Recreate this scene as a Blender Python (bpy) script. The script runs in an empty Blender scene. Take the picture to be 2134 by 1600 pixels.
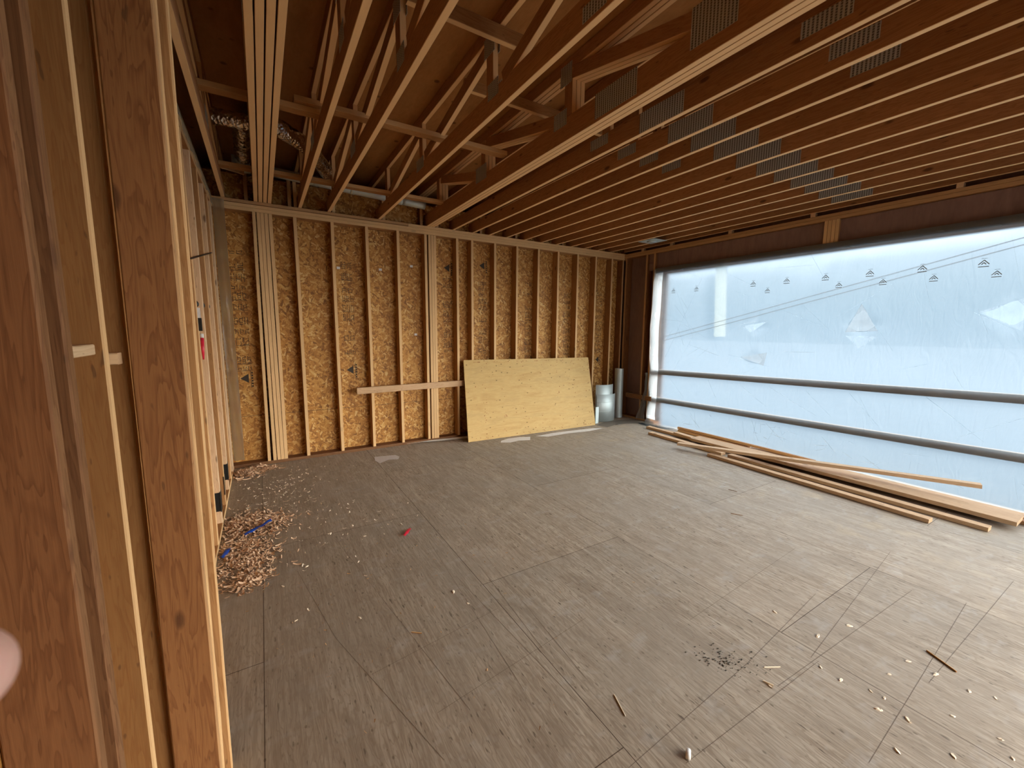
import bpy, math, random
from mathutils import Vector, Matrix, noise
random.seed(7)
S = bpy.context.scene
COL = S.collection
# ------------------------------------------------------------------ camera
F, PITCH, YAW, ROLL, CH = 852.66, 0.13235, 0.54747, 0.00725, 1.6458
cp, sp, cy, sy, cr, sr = math.cos(PITCH), math.sin(PITCH), math.cos(YAW), math.sin(YAW), math.cos(ROLL), math.sin(ROLL)
fwd = Vector((sy*cp, cy*cp, -sp)); rgt = Vector((cy, -sy, 0)); up = rgt.cross(fwd)
rgt, up = rgt*cr+up*sr, up*cr-rgt*sr
cam = bpy.data.objects.new('camera', bpy.data.cameras.new('camera')); COL.objects.link(cam)
M = Matrix((rgt, up, -fwd)).transposed().to_4x4(); M.translation = Vector((0, 0, CH)); cam.matrix_world = M
cam.data.sensor_fit = 'HORIZONTAL'; cam.data.sensor_width = 36; cam.data.lens = F/2134*36
cam.data.clip_start = 0.01; cam.data.clip_end = 500
cam.data.dof.use_dof = True; cam.data.dof.focus_distance = 4.0; cam.data.dof.aperture_fstop = 14
S.camera = cam
# ------------------------------------------------------------------ light
EXPOSURE = 0.16
S.view_settings.view_transform = 'Standard'; S.view_settings.look = 'None'
S.view_settings.gamma = 1; S.view_settings.use_curve_mapping = False; S.view_settings.exposure = EXPOSURE
w = bpy.data.worlds.new('overcast_sky'); S.world = w; w.use_nodes = True
nt = w.node_tree; bg = nt.nodes['Background']
tc = nt.nodes.new('ShaderNodeTexCoord'); sx = nt.nodes.new('ShaderNodeSeparateXYZ'); rp = nt.nodes.new('ShaderNodeValToRGB')
nt.links.new(tc.outputs['Generated'], sx.inputs[0]); nt.links.new(sx.outputs['Z'], rp.inputs[0]); nt.links.new(rp.outputs[0], bg.inputs[0])
els = rp.color_ramp.elements
els[0].position = 0.0; els[0].color = (0.46, 0.62, 0.74, 1); els[1].position = 1.0; els[1].color = (6.0, 6.2, 6.4, 1)
for p_, c_ in ((0.10, (0.56, 0.71, 0.80, 1)), (0.17, (0.80, 0.92, 1.02, 1)), (0.30, (5.0, 5.2, 5.5, 1))):  # steep rise above the view, shaped to light the floor
    e = els.new(p_); e.color = c_
# glow added to the sky behind the photographer, shaped to light the room
dt = nt.nodes.new('ShaderNodeVectorMath'); dt.operation = 'DOT_PRODUCT'; dt.inputs[1].default_value = Vector((0.85, -1.0, 0.25)).normalized()
nt.links.new(tc.outputs['Generated'], dt.inputs[0])
mr = nt.nodes.new('ShaderNodeMapRange'); mr.interpolation_type = 'SMOOTHSTEP'; mr.inputs['From Min'].default_value = 0.64; mr.inputs['From Max'].default_value = 1.0; mr.inputs['To Max'].default_value = 15.0
nt.links.new(dt.outputs['Value'], mr.inputs['Value'])
ad = nt.nodes.new('ShaderNodeMix'); ad.data_type = 'RGBA'; ad.blend_type = 'ADD'; ad.inputs[0].default_value = 1.0; ad.clamp_result = False
cm = nt.nodes.new('ShaderNodeCombineColor')
for i_, k_ in enumerate((1.06, 0.97, 0.84)):
    ml = nt.nodes.new('ShaderNodeMath'); ml.operation = 'MULTIPLY'; ml.inputs[1].default_value = k_
    nt.links.new(mr.outputs[0], ml.inputs[0]); nt.links.new(ml.outputs[0], cm.inputs[i_])
nt.links.new(rp.outputs[0], ad.inputs[6]); nt.links.new(cm.outputs[0], ad.inputs[7]); nt.links.new(ad.outputs[2], bg.inputs[0])
bg.inputs[1].default_value = 1.0
S.cycles.max_bounces = 10; S.cycles.diffuse_bounces = 5; S.cycles.transparent_max_bounces = 12; S.cycles.transmission_bounces = 8
S.cycles.sample_clamp_indirect = 8

# ------------------------------------------------------------------ room measures
D, H, XR, XL = 5.646, 3.054, 5.885, -0.37
YB = -2.6          # where the framing ends behind the photographer
ROOF = 3.62

# ------------------------------------------------------------------ materials
def newmat(name):
    m = bpy.data.materials.new(name); m.use_nodes = True
    return m, m.node_tree, m.node_tree.nodes['Principled BSDF']
def N(nt, t, **kw):
    n = nt.nodes.new(t)
    for k, v in kw.items():
        if k.startswith('i_'): n.inputs[k[2:].replace('_', ' ')].default_value = v
        else: setattr(n, k, v)
    return n
def L(nt, a, b): nt.links.new(a, b)
def ramp(nt, fac, stops):
    r = N(nt, 'ShaderNodeValToRGB'); L(nt, fac, r.inputs[0]); els = r.color_ramp.elements
    while len(els) > len(stops): els.remove(els[-1])
    while len(els) < len(stops): els.new(0.5)
    for el, (p, c) in zip(els, stops):
        el.position = p; el.color = (c if hasattr(c, '__len__') else (c, c, c)) + (() if hasattr(c, '__len__') and len(c) == 4 else (1,)) if hasattr(c, '__len__') else (c, c, c, 1)
    return r.outputs[0]
def mix(nt, fac, a, b, mode='MIX'):
    m = N(nt, 'ShaderNodeMix', data_type='RGBA', blend_type=mode)
    for s, v in ((0, fac), (6, a), (7, b)):
        if isinstance(v, bpy.types.NodeSocket): L(nt, v, m.inputs[s])
        elif s == 0: m.inputs[0].default_value = v
        else: m.inputs[s].default_value = (*v, 1)
    return m.outputs[2]
def mapped(nt, scale, obj=True, rnd=True):
    t = N(nt, 'ShaderNodeTexCoord'); src = t.outputs['Object']
    if not obj:
        g = N(nt, 'ShaderNodeNewGeometry'); src = g.outputs['Position']
    if rnd:
        o = N(nt, 'ShaderNodeObjectInfo'); mm = N(nt, 'ShaderNodeMath', operation='MULTIPLY'); L(nt, o.outputs['Random'], mm.inputs[0]); mm.inputs[1].default_value = 37.0
        a = N(nt, 'ShaderNodeVectorMath', operation='ADD'); L(nt, src, a.inputs[0]); L(nt, mm.outputs[0], a.inputs[1]); src = a.outputs[0]
    v = N(nt, 'ShaderNodeMapping'); v.inputs['Scale'].default_value = scale; L(nt, src, v.inputs[0])
    return v.outputs[0]
def math_(nt, op, a, b=None, clamp=False):
    m = N(nt, 'ShaderNodeMath', operation=op, use_clamp=clamp)
    for i, v in enumerate((a, b)):
        if v is None: continue
        if isinstance(v, bpy.types.NodeSocket): L(nt, v, m.inputs[i])
        else: m.inputs[i].default_value = v
    return m.outputs[0]
def noise_(nt, vec, scale, detail=4, rough=0.6, dist=0.0):
    n = N(nt, 'ShaderNodeTexNoise'); n.inputs['Scale'].default_value = scale; n.inputs['Detail'].default_value = detail
    n.inputs['Roughness'].default_value = rough; n.inputs['Distortion'].default_value = dist; L(nt, vec, n.inputs['Vector']); return n.outputs['Fac']
def bump(nt, b, h, s, d=0.002):
    n = N(nt, 'ShaderNodeBump'); n.inputs['Strength'].default_value = s; n.inputs['Distance'].default_value = d
    L(nt, h, n.inputs['Height']); L(nt, n.outputs[0], b.inputs['Normal'])

def lumber(name, light, dark, var=0.35, knots=True, edge=0.55, face=0.80):
    m, nt, b = newmat(name)
    g = mapped(nt, (0.9, 9, 9))
    n1 = noise_(nt, g, 2.2, 3, 0.55, 0.6)
    ring = math_(nt, 'FRACT', math_(nt, 'MULTIPLY', n1, 9.0))
    c = ramp(nt, ring, [(0.0, dark), (0.55, light), (0.92, light), (1.0, dark)])
    fine = noise_(nt, mapped(nt, (6, 260, 260)), 1.0, 3, 0.7)
    c = mix(nt, 0.35, c, ramp(nt, fine, [(0.25, tuple(x*.62 for x in dark)), (0.7, tuple(min(1, x*1.15) for x in light))]))
    big = noise_(nt, mapped(nt, (1.2, 5, 5)), 1.3, 2)
    c = mix(nt, math_(nt, 'MULTIPLY', big, 0.5), c, tuple(x*.72 for x in light))
    o = N(nt, 'ShaderNodeObjectInfo'); r = ramp(nt, o.outputs['Random'], [(0, (1-var*.5, 1-var*.62, 1-var*.75)), (0.5, (0.95, 0.92, 0.88)), (1, (1.06, 1.06, 1.06))])
    c = mix(nt, 1.0, c, r, 'MULTIPLY')
    if knots:
        v = N(nt, 'ShaderNodeTexVoronoi'); v.inputs['Scale'].default_value = 1.0; L(nt, mapped(nt, (3.0, 7, 7)), v.inputs['Vector'])
        k = ramp(nt, v.outputs['Distance'], [(0.0, 1.0), (0.075, 0.9), (0.13, 0.0)])
        c = mix(nt, math_(nt, 'MULTIPLY', k, 0.8), c, (0.10, 0.042, 0.018))
    st = noise_(nt, mapped(nt, (14, 60, 60)), 1.0, 1)
    c = mix(nt, ramp(nt, st, [(0.72, 0.0), (0.78, 0.55)]), c, (0.10, 0.05, 0.025))
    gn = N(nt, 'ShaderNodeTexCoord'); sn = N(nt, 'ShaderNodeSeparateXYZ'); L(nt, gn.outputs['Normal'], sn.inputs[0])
    lit_edge = ramp(nt, math_(nt, 'ABSOLUTE', sn.outputs['Z']), [(0.6, 0.0), (0.8, 1.0)])
    c = mix(nt, math_(nt, 'SUBTRACT', 1.0, lit_edge), c, mix(nt, 1.0, c, (face, face*.90, face*.82), 'MULTIPLY'))  # wide faces darkened and reddened: shade put into the colour
    c = mix(nt, math_(nt, 'MULTIPLY', lit_edge, edge), c, (0.88, 0.59, 0.30))  # narrow faces paled: catch of light put into the colour
    L(nt, c, b.inputs['Base Color']); b.inputs['Roughness'].default_value = 0.72; b.inputs['Specular IOR Level'].default_value = 0.25
    bump(nt, b, fine, 0.35, 0.001)
    return m
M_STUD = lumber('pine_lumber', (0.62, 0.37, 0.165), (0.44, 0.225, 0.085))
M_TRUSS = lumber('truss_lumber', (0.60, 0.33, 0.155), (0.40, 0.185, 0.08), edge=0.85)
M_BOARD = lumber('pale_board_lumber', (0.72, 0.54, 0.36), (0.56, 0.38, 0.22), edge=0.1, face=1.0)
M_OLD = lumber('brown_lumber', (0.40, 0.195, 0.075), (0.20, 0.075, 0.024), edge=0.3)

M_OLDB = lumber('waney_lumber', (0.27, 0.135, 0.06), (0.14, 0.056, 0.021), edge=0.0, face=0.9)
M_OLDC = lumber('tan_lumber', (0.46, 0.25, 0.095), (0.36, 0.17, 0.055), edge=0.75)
def osb(name, s=1.0):
    m, nt, b = newmat(name)
    cols = []
    base = mapped(nt, (1, 1, 1), rnd=False)
    for i, (ang, sc) in enumerate(((0.35, (14, 14, 42)), (-0.7, (13, 13, 40)), (1.35, (12, 12, 44)))):
        mp = N(nt, 'ShaderNodeMapping'); mp.inputs['Rotation'].default_value = (0.0, ang, 0.0); L(nt, base, mp.inputs[0])
        m2 = N(nt, 'ShaderNodeMapping'); m2.inputs['Scale'].default_value = tuple(q*s*1.25 for q in sc); m2.inputs['Location'].default_value = (i*3.3, 0, i*7.1); L(nt, mp.outputs[0], m2.inputs[0])
        v = N(nt, 'ShaderNodeTexVoronoi'); v.inputs['Scale'].default_value = 1.0; v.inputs['Randomness'].default_value = 1.0; L(nt, m2.outputs[0], v.inputs['Vector'])
        sp_ = N(nt, 'ShaderNodeSeparateColor'); L(nt, v.outputs['Color'], sp_.inputs[0]); cols.append((sp_.outputs[0], v.outputs['Distance']))
    sel = noise_(nt, mapped(nt, (1, 1, 1), rnd=False), 22*s, 2)
    f = mix(nt, ramp(nt, sel, [(0.46, 0.0), (0.5, 1.0)]), cols[0][0], cols[1][0])
    sel2 = noise_(nt, mapped(nt, (1.3, 1, 1.2), rnd=False), 17*s, 2)
    f = mix(nt, ramp(nt, sel2, [(0.52, 0.0), (0.56, 1.0)]), f, cols[2][0])
    c = ramp(nt, f, [(0.0, (0.13, 0.038, 0.006)), (0.25, (0.36, 0.14, 0.024)), (0.55, (0.56, 0.255, 0.05)), (0.82, (0.76, 0.43, 0.12)), (1.0, (0.90, 0.64, 0.28))])
    gr = noise_(nt, mapped(nt, (60, 60, 200), rnd=False), 1.0, 2)
    c = mix(nt, 0.25, c, ramp(nt, gr, [(0.3, (0.18, 0.07, 0.015)), (0.7, (0.66, 0.40, 0.14))]))
    bl = noise_(nt, mapped(nt, (1, 1, 1), rnd=False), 2.2, 2)
    c = mix(nt, math_(nt, 'MULTIPLY', bl, 0.45), c, (0.36, 0.16, 0.04))
    L(nt, c, b.inputs['Base Color']); b.inputs['Roughness'].default_value = 0.6; b.inputs['Specular IOR Level'].default_value = 0.3
    bump(nt, b, f, 0.5, 0.002)
    return m
M_OSB = osb('osb_board', .80)

def ply(name, light, dark, grain, knot=None, rough=0.7, spots=None):
    m, nt, b = newmat(name)
    n1 = noise_(nt, mapped(nt, grain, rnd=False), 1.0, 4, 0.6, 0.8)
    c = ramp(nt, n1, [(0.25, dark), (0.5, light), (0.62, tuple(x*.86 for x in light)), (0.8, light)])
    fine = noise_(nt, mapped(nt, tuple(g*9 for g in grain), rnd=False), 1.0, 2)
    c = mix(nt, 0.3, c, ramp(nt, fine, [(0.3, dark), (0.65, light)]))
    if knot:
        v = N(nt, 'ShaderNodeTexVoronoi'); v.inputs['Scale'].default_value = 1; L(nt, mapped(nt, knot, rnd=False), v.inputs['Vector'])
        c = mix(nt, ramp(nt, v.outputs['Distance'], [(0.0, 0.85), (0.09, 0.7), (0.14, 0.0)]), c, tuple(x*.3 for x in dark))
    L(nt, c, b.inputs['Base Color']); b.inputs['Roughness'].default_value = rough; b.inputs['Specular IOR Level'].default_value = 0.25
    bump(nt, b, n1, 0.2, 0.001)
    return m
M_ROOF = ply('roof_plywood', (0.46, 0.22, 0.075), (0.33, 0.14, 0.04), (5, 1.5, 5), (5, 5, 5))
M_HEAD = ply('header_plywood', (0.27, 0.165, 0.135), (0.18, 0.10, 0.08), (3, 3, 0.8))
M_PLY = ply('sanded_plywood', (0.57, 0.385, 0.155), (0.44, 0.265, 0.09), (1.6, 10, 10), (9, 9, 14))

def floor_mat():
    m, nt, b = newmat('worn_subfloor_plywood')
    pos = mapped(nt, (1, 1, 1), obj=False, rnd=False)
    def mp(s): 
        q = N(nt, 'ShaderNodeMapping'); q.inputs['Scale'].default_value = s; L(nt, pos, q.inputs[0]); return q.outputs[0]
    n1 = noise_(nt, mp((6, 1.7, 1)), 1.0, 6, 0.72, 1.4)
    c = ramp(nt, n1, [(0.28, (0.27, 0.215, 0.16)), (0.48, (0.40, 0.33, 0.255)), (0.60, (0.46, 0.39, 0.31)), (0.8, (0.52, 0.45, 0.365))])
    g = noise_(nt, mp((70, 3.0, 1)), 1.0, 3, 0.7, 0.4)
    c = mix(nt, ramp(nt, g, [(0.42, 0.0), (0.58, 0.55)]), c, (0.215, 0.17, 0.125))
    g2 = noise_(nt, mp((160, 7, 1)), 1.0, 2, 0.6)
    c = mix(nt, ramp(nt, g2, [(0.55, 0.0), (0.7, 0.35)]), c, (0.58, 0.51, 0.42))
    wv = N(nt, 'ShaderNodeTexWave', wave_type='BANDS', bands_direction='X'); L(nt, mp((1, .22, 1)), wv.inputs[0])
    wv.inputs['Scale'].default_value = 14; wv.inputs['Distortion'].default_value = 26; wv.inputs['Detail'].default_value = 3; wv.inputs['Detail Scale'].default_value = 1.2
    c = mix(nt, ramp(nt, wv.outputs['Fac'], [(0.70, 0.0), (0.97, 0.42)]), c, (0.20, 0.15, 0.105))
    # dark ticks along the grain, small pits
    t = noise_(nt, mp((60, 13, 1)), 1.0, 2, 0.5)
    c = mix(nt, ramp(nt, t, [(0.655, 0.0), (0.71, 0.8)]), c, (0.085, 0.062, 0.042))
    v = N(nt, 'ShaderNodeTexVoronoi'); v.inputs['Scale'].default_value = 1; L(nt, mp((15, 9, 1)), v.inputs['Vector'])
    c = mix(nt, ramp(nt, v.outputs['Distance'], [(0.05, 0.75), (0.09, 0.0)]), c, (0.10, 0.07, 0.045))
    v2 = N(nt, 'ShaderNodeTexVoronoi'); v2.inputs['Scale'].default_value = 1; L(nt, mp((34, 22, 1)), v2.inputs['Vector'])
    c = mix(nt, math_(nt, 'MULTIPLY', ramp(nt, v2.outputs['Distance'], [(0.06, 0.7), (0.12, 0.0)]), ramp(nt, noise_(nt, mp((1, 1, 1)), 3.0, 2), [(0.45, 0.0), (0.6, 1.0)])), c, (0.12, 0.09, 0.06))
    # blotches : greyish dirt, ochre stain by the timber
    d = noise_(nt, mp((1, 1, 1)), 1.3, 3, 0.6)
    c = mix(nt, ramp(nt, d, [(0.42, 0.0), (0.65, 0.5)]), c, (0.33, 0.285, 0.235))
    dd = noise_(nt, mp((1, 1.6, 1)), 4.5, 3, 0.7)
    c = mix(nt, ramp(nt, dd, [(0.56, 0.0), (0.72, 0.35)]), c, (0.46, 0.44, 0.42))
    sx = N(nt, 'ShaderNodeSeparateXYZ'); L(nt, pos, sx.inputs[0])
    och = noise_(nt, mp((2.2, 2.2, 1)), 1.6, 3)
    near = ramp(nt, math_(nt, 'MULTIPLY', sx.outputs['X'], 0.2), [(0.68, 0.0), (0.86, 1.0)])
    c = mix(nt, math_(nt, 'MULTIPLY', ramp(nt, och, [(0.55, 0.0), (0.75, 0.32)]), near), c, (0.54, 0.41, 0.24))
    # darker and browner towards the left wall
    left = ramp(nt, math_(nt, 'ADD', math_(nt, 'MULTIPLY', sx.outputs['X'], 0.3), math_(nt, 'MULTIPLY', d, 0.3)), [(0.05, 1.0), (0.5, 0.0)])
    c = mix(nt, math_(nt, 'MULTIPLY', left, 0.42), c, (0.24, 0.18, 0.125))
    # sheet joints
    cb = N(nt, 'ShaderNodeCombineXYZ'); L(nt, math_(nt, 'ADD', sx.outputs['Y'], 0.24), cb.inputs[0]); L(nt, math_(nt, 'ADD', sx.outputs['X'], 0.09+12.2), cb.inputs[1])
    br = N(nt, 'ShaderNodeTexBrick'); br.offset = 0.5; br.offset_frequency = 2; L(nt, cb.outputs[0], br.inputs['Vector'])
    br.inputs['Scale'].default_value = 1.0; br.inputs['Brick Width'].default_value = 2.44; br.inputs['Row Height'].default_value = 1.22
    br.inputs['Mortar Size'].default_value = 0.0022; br.inputs['Mortar Smooth'].default_value = 0.3
    br.inputs['Color1'].default_value = (0.93, 0.93, 0.93, 1); br.inputs['Color2'].default_value = (1.06, 1.04, 1.02, 1); br.inputs['Mortar'].default_value = (0.25, 0.2, 0.17, 1)
    c = mix(nt, 1.0, c, br.outputs['Color'], 'MULTIPLY')
    L(nt, c, b.inputs['Base Color']); b.inputs['Roughness'].default_value = 0.68; b.inputs['Specular IOR Level'].default_value = 0.3
    bump(nt, b, g, 0.25, 0.0015)
    return m
M_FLOOR = floor_mat()

def metal(name, col, rough, crinkle=0.0, cs=30, metallic=1.0):
    m, nt, b = newmat(name)
    n1 = noise_(nt, mapped(nt, (1, 1, 1)), 6, 3)
    L(nt, mix(nt, n1, tuple(x*.8 for x in col), col), b.inputs['Base Color'])
    b.inputs['Metallic'].default_value = metallic; b.inputs['Roughness'].default_value = rough
    if crinkle:
        v = N(nt, 'ShaderNodeTexVoronoi'); v.inputs['Scale'].default_value = cs; L(nt, mapped(nt, (1, 1, 1)), v.inputs['Vector'])
        bump(nt, b, v.outputs['Distance'], crinkle, 0.01)
    return m
M_GALV = metal('galvanised_steel', (0.62, 0.70, 0.70), 0.52, metallic=0.6)
M_FOIL = metal('crinkled_foil', (0.86, 0.84, 0.82), 0.20, 0.8, 38)
def plate_mat():
    m, nt, b = newmat('toothed_nail_plate_steel')
    wv = N(nt, 'ShaderNodeTexWave', wave_type='BANDS', bands_direction='Y'); L(nt, mapped(nt, (1, 1, 1), rnd=False), wv.inputs[0]); wv.inputs['Scale'].default_value = 16
    z = N(nt, 'ShaderNodeTexWave', wave_type='BANDS', bands_direction='Z'); L(nt, mapped(nt, (1, 1, 1), rnd=False), z.inputs[0]); z.inputs['Scale'].default_value = 26; z.inputs['Distortion'].default_value = 2
    slot = math_(nt, 'MULTIPLY', ramp(nt, wv.outputs['Fac'], [(0.45, 0.0), (0.6, 1.0)]), ramp(nt, z.outputs['Fac'], [(0.15, 0.35), (0.4, 1.0)]))
    L(nt, mix(nt, slot, (0.60, 0.63, 0.64), (0.14, 0.13, 0.125)), b.inputs['Base Color'])
    b.inputs['Metallic'].default_value = 0.55; b.inputs['Roughness'].default_value = 0.45
    bump(nt, b, math_(nt, 'SUBTRACT', 1.0, slot), 0.6, 0.002)
    return m
M_NPL = plate_mat()
def plain(name, col, rough=0.6, metallic=0.0, n=0.15):
    m, nt, b = newmat(name)
    f = noise_(nt, mapped(nt, (1, 1, 1)), 40, 3)
    L(nt, mix(nt, f, tuple(x*(1-n) for x in col), tuple(min(1, x*(1+n)) for x in col)), b.inputs['Base Color'])
    b.inputs['Roughness'].default_value = rough; b.inputs['Metallic'].default_value = metallic
    return m
M_BLACK = plain('black_plastic', (0.012, 0.013, 0.012), 0.4)
M_RUST = plain('dark_steel_rod', (0.07, 0.045, 0.03), 0.5, 0.6)
M_RED = plain('red_plastic', (0.62, 0.02, 0.05), 0.35)
M_BLUE = plain('blue_tape', (0.012, 0.06, 0.36), 0.45)
M_WHITE = plain('white_paper', (0.72, 0.70, 0.68), 0.6)
M_CHIP = plain('fresh_wood_chip', (0.84, 0.72, 0.56), 0.7)
M_SHAV = plain('wood_shaving', (0.70, 0.47, 0.30), 0.7, n=0.3)
M_CRUMB = plain('dark_crumb', (0.03, 0.028, 0.02), 0.8)
M_SCRAP = plain('hazy_white_scrap', (0.55, 0.52, 0.51), 0.5)
M_INK = plain('black_stamp_ink', (0.035, 0.022, 0.012), 0.7)
M_SCRIBE = plain('dark_scribed_line', (0.14, 0.10, 0.07), 0.8)
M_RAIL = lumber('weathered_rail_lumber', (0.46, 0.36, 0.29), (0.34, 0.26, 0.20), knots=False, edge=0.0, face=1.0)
M_OUT = plain('snowy_ground', (0.054, 0.075, 0.092), 0.9, n=0.05)

def poly(name, tr, col=(0.86, 0.95, 1.0), gloss=0.10, var=0.15, haze=0.5):
    m = bpy.data.materials.new(name); m.use_nodes = True; nt = m.node_tree; nt.nodes.clear()
    o = N(nt, 'ShaderNodeOutputMaterial'); t = N(nt, 'ShaderNodeBsdfTransparent'); d = N(nt, 'ShaderNodeBsdfTranslucent'); g = N(nt, 'ShaderNodeBsdfGlossy'); df = N(nt, 'ShaderNodeBsdfDiffuse')
    t.inputs[0].default_value = (0.90, 0.96, 1.0, 1); d.inputs[0].default_value = (*col, 1); df.inputs[0].default_value = (*col, 1)
    g.inputs['Color'].default_value = (0.9, 0.95, 1, 1); g.inputs['Roughness'].default_value = 0.22
    n1 = noise_(nt, mapped(nt, (1.5, 0.9, 1.3), rnd=False), 2.4, 4, 0.6, 1.2)
    wr = noise_(nt, mapped(nt, (3, 6, 1.6), rnd=False), 2.2, 3, 0.55, 2.0)
    bp = N(nt, 'ShaderNodeBump'); bp.inputs['Strength'].default_value = 0.5; bp.inputs['Distance'].default_value = 0.02; L(nt, wr, bp.inputs['Height'])
    for s_ in (d, g, df): L(nt, bp.outputs[0], s_.inputs['Normal'])
    a0 = N(nt, 'ShaderNodeMixShader'); a0.inputs[0].default_value = 0.22; L(nt, d.outputs[0], a0.inputs[1]); L(nt, df.outputs[0], a0.inputs[2])
    rf_ = N(nt, 'ShaderNodeBsdfRefraction'); rf_.inputs['IOR'].default_value = 1.18; rf_.inputs['Roughness'].default_value = 0.55; rf_.inputs['Color'].default_value = (.60, .685, .75, 1)
    a = N(nt, 'ShaderNodeMixShader'); a.inputs[0].default_value = haze; L(nt, a0.outputs[0], a.inputs[1]); L(nt, rf_.outputs[0], a.inputs[2])
    b = N(nt, 'ShaderNodeMixShader'); L(nt, a.outputs[0], b.inputs[1]); L(nt, t.outputs[0], b.inputs[2])
    f = math_(nt, 'ADD', math_(nt, 'MULTIPLY', math_(nt, 'SUBTRACT', n1, 0.5), var*2), tr, True); L(nt, f, b.inputs[0])
    c = N(nt, 'ShaderNodeMixShader'); c.inputs[0].default_value = gloss; L(nt, b.outputs[0], c.inputs[1]); L(nt, g.outputs[0], c.inputs[2])
    L(nt, c.outputs[0], o.inputs[0]); return m
M_POLY = poly('milky_plastic_film', 0.14, (0.34, 0.43, 0.50), gloss=0.05, var=0.12, haze=0.80)
M_POLY2 = poly('dusty_plastic_film', 0.50, (0.50, 0.45, 0.40), gloss=0.02, haze=0.1, var=0.03)
M_HEM2 = poly('doubled_white_film', 0.04, (0.90, 0.95, 0.98), gloss=0.04, haze=0.12, var=.03)
M_GREYF = poly('greyish_plastic_film', 0.30, (0.42, 0.42, 0.42), gloss=0.05, haze=0.3, var=.06)
M_HEM = poly('folded_plastic_film', 0.18, (0.56, 0.62, 0.67), gloss=0.06, haze=0.45, var=.08)

M_BEIGE = poly('beige_film', 0.62, (0.60, 0.56, 0.46), gloss=0.02, haze=0.2, var=.05)
# ------------------------------------------------------------------ helpers
def tag(o, label=None, cat=None, group=None, kind=None):
    if label: o['label'] = label
    if cat: o['category'] = cat
    if group: o['group'] = group
    if kind: o['kind'] = kind
    return o
def link(name, verts, faces, mat, parent=None, smooth=False):
    me = bpy.data.meshes.new(name); me.from_pydata([tuple(v) for v in verts], [], faces); me.update()
    o = bpy.data.objects.new(name, me); COL.objects.link(o); me.materials.append(mat)
    if smooth:
        for p in me.polygons: p.use_smooth = True
    if parent: o.parent = parent
    return o
def empty(name, loc):
    o = bpy.data.objects.new(name, None); o.empty_display_size = 0.1; o.location = loc; COL.objects.link(o); return o
def place(o, mat4, parent=None):
    if parent:
        o.parent = parent; o.matrix_basis = Matrix.Translation(-Vector(parent.location)) @ mat4
    else: o.matrix_basis = mat4
def board(name, p0, p1, wd, th, upv=(0, 0, 1), mat=None, parent=None, bow=0.0, ch=0.0025, seg=0, cut=(0, 0), rough=0.0):
    """timber whose length runs p0 to p1, wd along upv, th across; cut = end slants (shift of the upper edge)"""
    p0, p1 = Vector(p0), Vector(p1); x = (p1-p0); ln = x.length; x.normalize()
    z = Vector(upv) - x*x.dot(Vector(upv)); z.normalize(); y = z.cross(x)
    a, b, c = th/2, wd/2, min(ch, th*.3)
    prof = [(-a+c, -b), (a-c, -b), (a, -b+c), (a, b-c), (a-c, b), (-a+c, b), (-a, b-c), (-a, -b+c)]
    n = seg or (max(1, int(ln/0.35)) if (bow or rough) else 1)
    ph = random.uniform(0, 6); bw = bow*random.uniform(.4, 1)*random.choice((-1, 1)); vs = []
    sd = random.uniform(0, 99)
    for i in range(n+1):
        t = i/n
        for (py, pz) in prof:
            off = bw*math.sin(math.pi*t) + bw*.3*math.sin(5*t+ph)
            k = (pz/b+1)/2
            xx = t*ln + (cut[0]*(1-t) + cut[1]*t)*k
            r_ = rough*noise.noise(Vector((xx*4+sd, py*30, pz*30))) if rough else 0
            vs.append((xx, py+off+r_, pz+off*.4+r_))
    fs = [[i*8+j, i*8+(j+1) % 8, (i+1)*8+(j+1) % 8, (i+1)*8+j] for i in range(n) for j in range(8)]
    fs += [[7-j for j in range(8)], [n*8+j for j in range(8)]]
    # winding outward
    fs = [f[::-1] for f in fs]
    o = link(name, vs, fs, mat or M_STUD)
    m = Matrix((x, y, z)).transposed().to_4x4(); m.translation = p0; place(o, m, parent)
    return o
def bb(name, x0, x1, y0, y1, z0, z1, mat=None, parent=None, bow=0.0, **k):
    d = [x1-x0, y1-y0, z1-z0]; c = [(x0+x1)/2, (y0+y1)/2, (z0+z1)/2]; a = d.index(max(d)); r = [i for i in range(3) if i != a]
    wax = r[0] if d[r[0]] >= d[r[1]] else r[1]; tax = r[0] if wax == r[1] else r[1]
    p0 = list(c); p1 = list(c); p0[a] -= d[a]/2; p1[a] += d[a]/2; u = [0, 0, 0]; u[wax] = 1
    return board(name, p0, p1, d[wax], d[tax], u, mat, parent, bow, **k)
def box(name, x0, x1, y0, y1, z0, z1, mat, parent=None, o=None):
    """axis aligned block with its own origin at its low corner, unrotated"""
    c = Vector((x0, y0, z0)); d = (x1-x0, y1-y0, z1-z0)
    vs = [(i*d[0], j*d[1], k*d[2]) for i in (0, 1) for j in (0, 1) for k in (0, 1)]
    fs = [[0, 1, 3, 2], [4, 6, 7, 5], [0, 4, 5, 1], [2, 3, 7, 6], [0, 2, 6, 4], [1, 5, 7, 3]]
    o = link(name, vs, fs, mat); place(o, Matrix.Translation(c), parent); return o
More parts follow.
